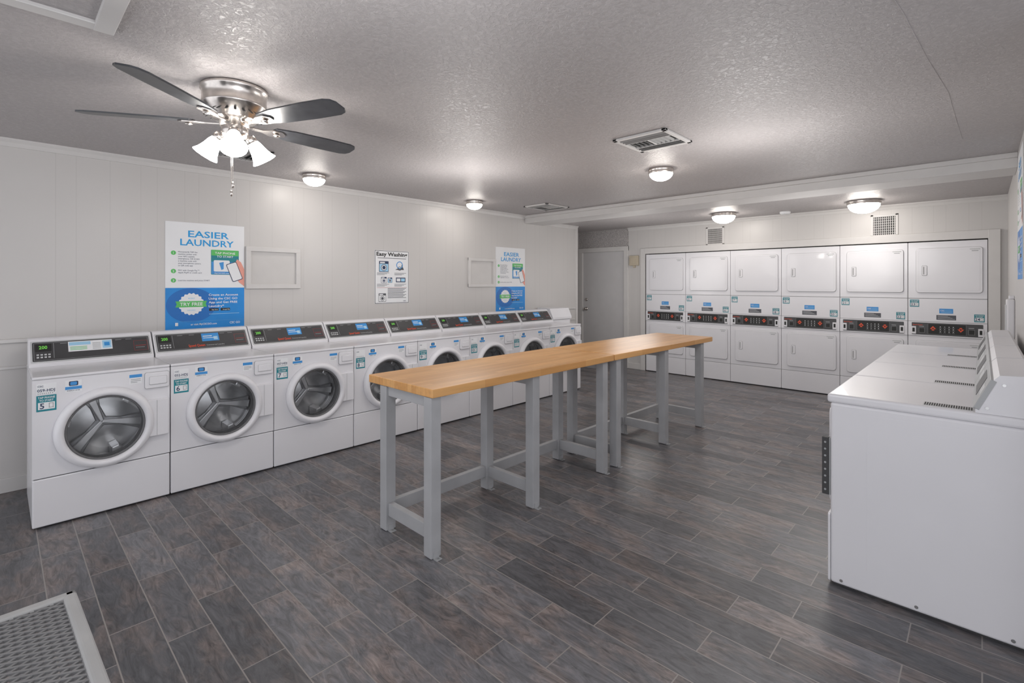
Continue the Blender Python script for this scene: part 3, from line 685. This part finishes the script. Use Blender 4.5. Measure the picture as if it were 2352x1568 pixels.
# ------------------------------------------------------------ ceiling fan
FC=(-2.83,.86)
e=empty('ceiling_fan','brushed nickel ceiling fan with five dark blades, lit','ceiling fan',M=T((*FC,H)))
b=MB(); b.lathe([(0,0),(.154,0),(.158,-.008),(.158,-.022),(.150,-.028),(.150,-.085),(.154,-.092),(.150,-.10),(.142,-.112),(.108,-.158),(.102,-.165),(.072,-.168),(.07,-.20),(0,-.20)],NICKEL,None,56)
for i in range(22):
    a=i*360/22; b.box(-.006,.006,-.0015,.0015,-.020,.020,VENTD,0,R(a,'Z')@T((.1265,0,-.1365))@R(-53.5,'Y')@R(90,'Z'))
b.obj('motor_housing',e)
for k in range(5):
    a=22+72*k
    b=MB(base=R(a,'Z')@T((0,0,-.178))@R(-11,'X'))
    pts=[(.20,-.045),(.30,-.062),(.50,-.070),(.64,-.068),(.675,-.055),(.69,-.03),(.69,.03),(.675,.055),(.64,.068),(.50,.070),(.30,.062),(.20,.045),(.19,.02),(.19,-.02)]
    b.prism(pts,-.004,.004,BLADE); b.obj('blade',e)
    b=MB(base=R(a,'Z')@T((0,0,-.178))@R(-11,'X'))
    b.prism([(.07,-.014),(.14,-.012),(.18,-.034),(.235,-.036),(.262,-.012),(.262,.012),(.235,.036),(.18,.034),(.14,.012),(.07,.014)],-.012,-.005,NICKEL,bev=.002)
    b.lathe([(.0,-.014),(.014,-.014),(.02,-.022),(.0,-.026)],NICKEL,T((.215,0,.0)),16)
    b.obj('blade_bracket',e)
b=MB(); b.lathe([(.045,-.195),(.062,-.20),(.066,-.225),(.055,-.25),(.035,-.262),(.03,-.285),(.0,-.29)],NICKEL,None,32)
for k in range(3):
    a=math.radians(-19+120*k); b.rod((.03*math.cos(a),.03*math.sin(a),-.235),(.085*math.cos(a),.085*math.sin(a),-.245),.012,NICKEL,12)
b.obj('light_kit',e)
for k in range(3):
    M=R(-19+120*k,'Z')@T((.075,0,-.232))@R(-38,'Y')
    b=MB(base=M); b.lathe([(.0,-.0),(.024,0),(.028,-.02),(.026,-.034),(0,-.034)],NICKEL,None,24); b.obj('lamp_socket',e)
    b=MB(base=M); b.lathe([(.0,-.033),(.026,-.034),(.034,-.055),(.040,-.085),(.050,-.115),(.064,-.140),(.060,-.138),(.045,-.11),(0,-.10)],LAMPF,None,24); b.obj('lamp_shade',e)
for dx,l in ((.01,.53),(.035,.49)):
    b=MB(); b.rod((dx,-.02,-.28),(dx,-.02,-l),.0018,NICKEL,6); b.lathe([(0,0),(.005,-.004),(.007,-.02),(.004,-.034),(0,-.036)],NICKEL,T((dx,-.02,-l)),12); b.obj('pull_chain',e)

# ------------------------------------------------------------ vents
def diffuser(x,y,w,l,lab):
    b=MB(base=T((x,y,H)))
    f=.032
    b.box(-w/2+.01,w/2-.01,-l/2+.01,l/2-.01,-.003,0,VENTD)
    for a in ((-w/2,w/2,-l/2,-l/2+f),(-w/2,w/2,l/2-f,l/2),(-w/2,-w/2+f,-l/2,l/2),(w/2-f,w/2,-l/2,l/2)): b.box(*a,-.016,-.001,VENTW,.003)
    g=.034; n=3
    for i in range(n):
        yy=-l/2+f+(i+.6)*g
        for s in (1,-1): b.box(-w/2+f,w/2-f,-.001,.001,-.009,.009,VENTG,0,T((0,s*yy,-.012))@R(35*s,'X'))
    y2=l/2-f-n*g
    b.box(-.006,.006,-y2,y2,-.018,-.002,VENTW)
    k=int((w/2-f)/g)
    for i in range(k):
        xx=.03+i*g
        for s in (1,-1): b.box(-.001,.001,-y2,y2,-.009,.009,VENTG,0,T((s*xx,0,-.012))@R(35*s,'Y'))
    for s in (1,-1): b.box(-w/2+f,w/2-f,s*y2-.003,s*y2+.003,-.018,-.002,VENTW)
    return b.obj('ceiling_vent',label=lab,cat='air vent',group='ceiling air vents')
diffuser(-1.69,3.21,.40,.41,'white louvred square ceiling vent near the folding tables'); diffuser(-4.15,1.28,.40,.40,'white louvred ceiling vent beside the ceiling fan'); diffuser(-4.15,5.0,.40,.46,'white louvred ceiling vent beside the beam')
def grille(x,z,lab):
    b=MB(base=FR(x,YB,z)); w,h=.275,.28
    b.box(-w/2+.02,w/2-.02,-h/2+.02,h/2-.02,.0,.003,VENTD)
    for a in ((-w/2,w/2,-h/2,-h/2+.028),(-w/2,w/2,h/2-.028,h/2),(-w/2,-w/2+.028,-h/2,h/2),(w/2-.028,w/2,-h/2,h/2)): b.box(*a,0,.010,TRIM,.002)
    for i in range(11): xx=-.10+i*.02; b.box(xx-.0035,xx+.0035,-h/2+.028,h/2-.028,.004,.008,TRIM)
    for i in range(7): yy=-.09+i*.03; b.box(-w/2+.028,w/2-.028,yy-.002,yy+.002,.003,.007,TRIM)
    return b.obj('wall_vent',label=lab,cat='air vent',group='wall grilles above the dryers')
grille(-2.95,2.19,'small square painted wall grille above dryers, near door'); grille(-.875,2.18,'small square painted wall grille above dryers, near corner')
b=MB(base=FR(-4.32,YB,1.86)); b.box(-.085,.085,-.085,.085,0,.05,BEIGE,.006); b.box(-.06,.06,-.055,.055,.05,.056,BEIGE,.003); b.box(-.02,.02,-.12,-.085,0,.03,BEIGE,.003)
b.obj('junction_box',label='beige wall-mounted electrical box beside the door',cat='electrical box')

# ------------------------------------------------------------ light, world, camera
def plight(x,y,z,p,r=.35,col=(1,.975,.95)):  # added fill lights without fixtures, they brighten the room evenly
    l=bpy.data.lights.new('fill_light','POINT'); l.energy=p; l.shadow_soft_size=r; l.color=col; l.specular_factor=.12
    o=bpy.data.objects.new('fill_light',l); COL.objects.link(o); o.location=(x,y,z); o.visible_camera=False
plight(-3.3,2.9,1.95,23); plight(-1.2,3.6,1.95,22); plight(-3.6,6.3,1.6,17); plight(-1.3,6.0,1.7,17); plight(-1.0,.6,2.0,23,col=(.97,.98,1))
w=bpy.data.worlds.new('world'); SC.world=w; w.use_nodes=True
bg=w.node_tree.nodes['Background']; bg.inputs[0].default_value=(.95,.96,1,1); bg.inputs[1].default_value=1.55
cd=bpy.data.cameras.new('camera'); cam=bpy.data.objects.new('camera',cd); COL.objects.link(cam)
cd.sensor_width=36; cd.lens=36*1130/2352; cd.shift_y=-132/2352; cd.clip_start=.02
cam.location=(0,0,1.46); cam.rotation_euler=(PI/2,0,math.radians(43.7))
SC.camera=cam
SC.view_settings.view_transform='Standard'
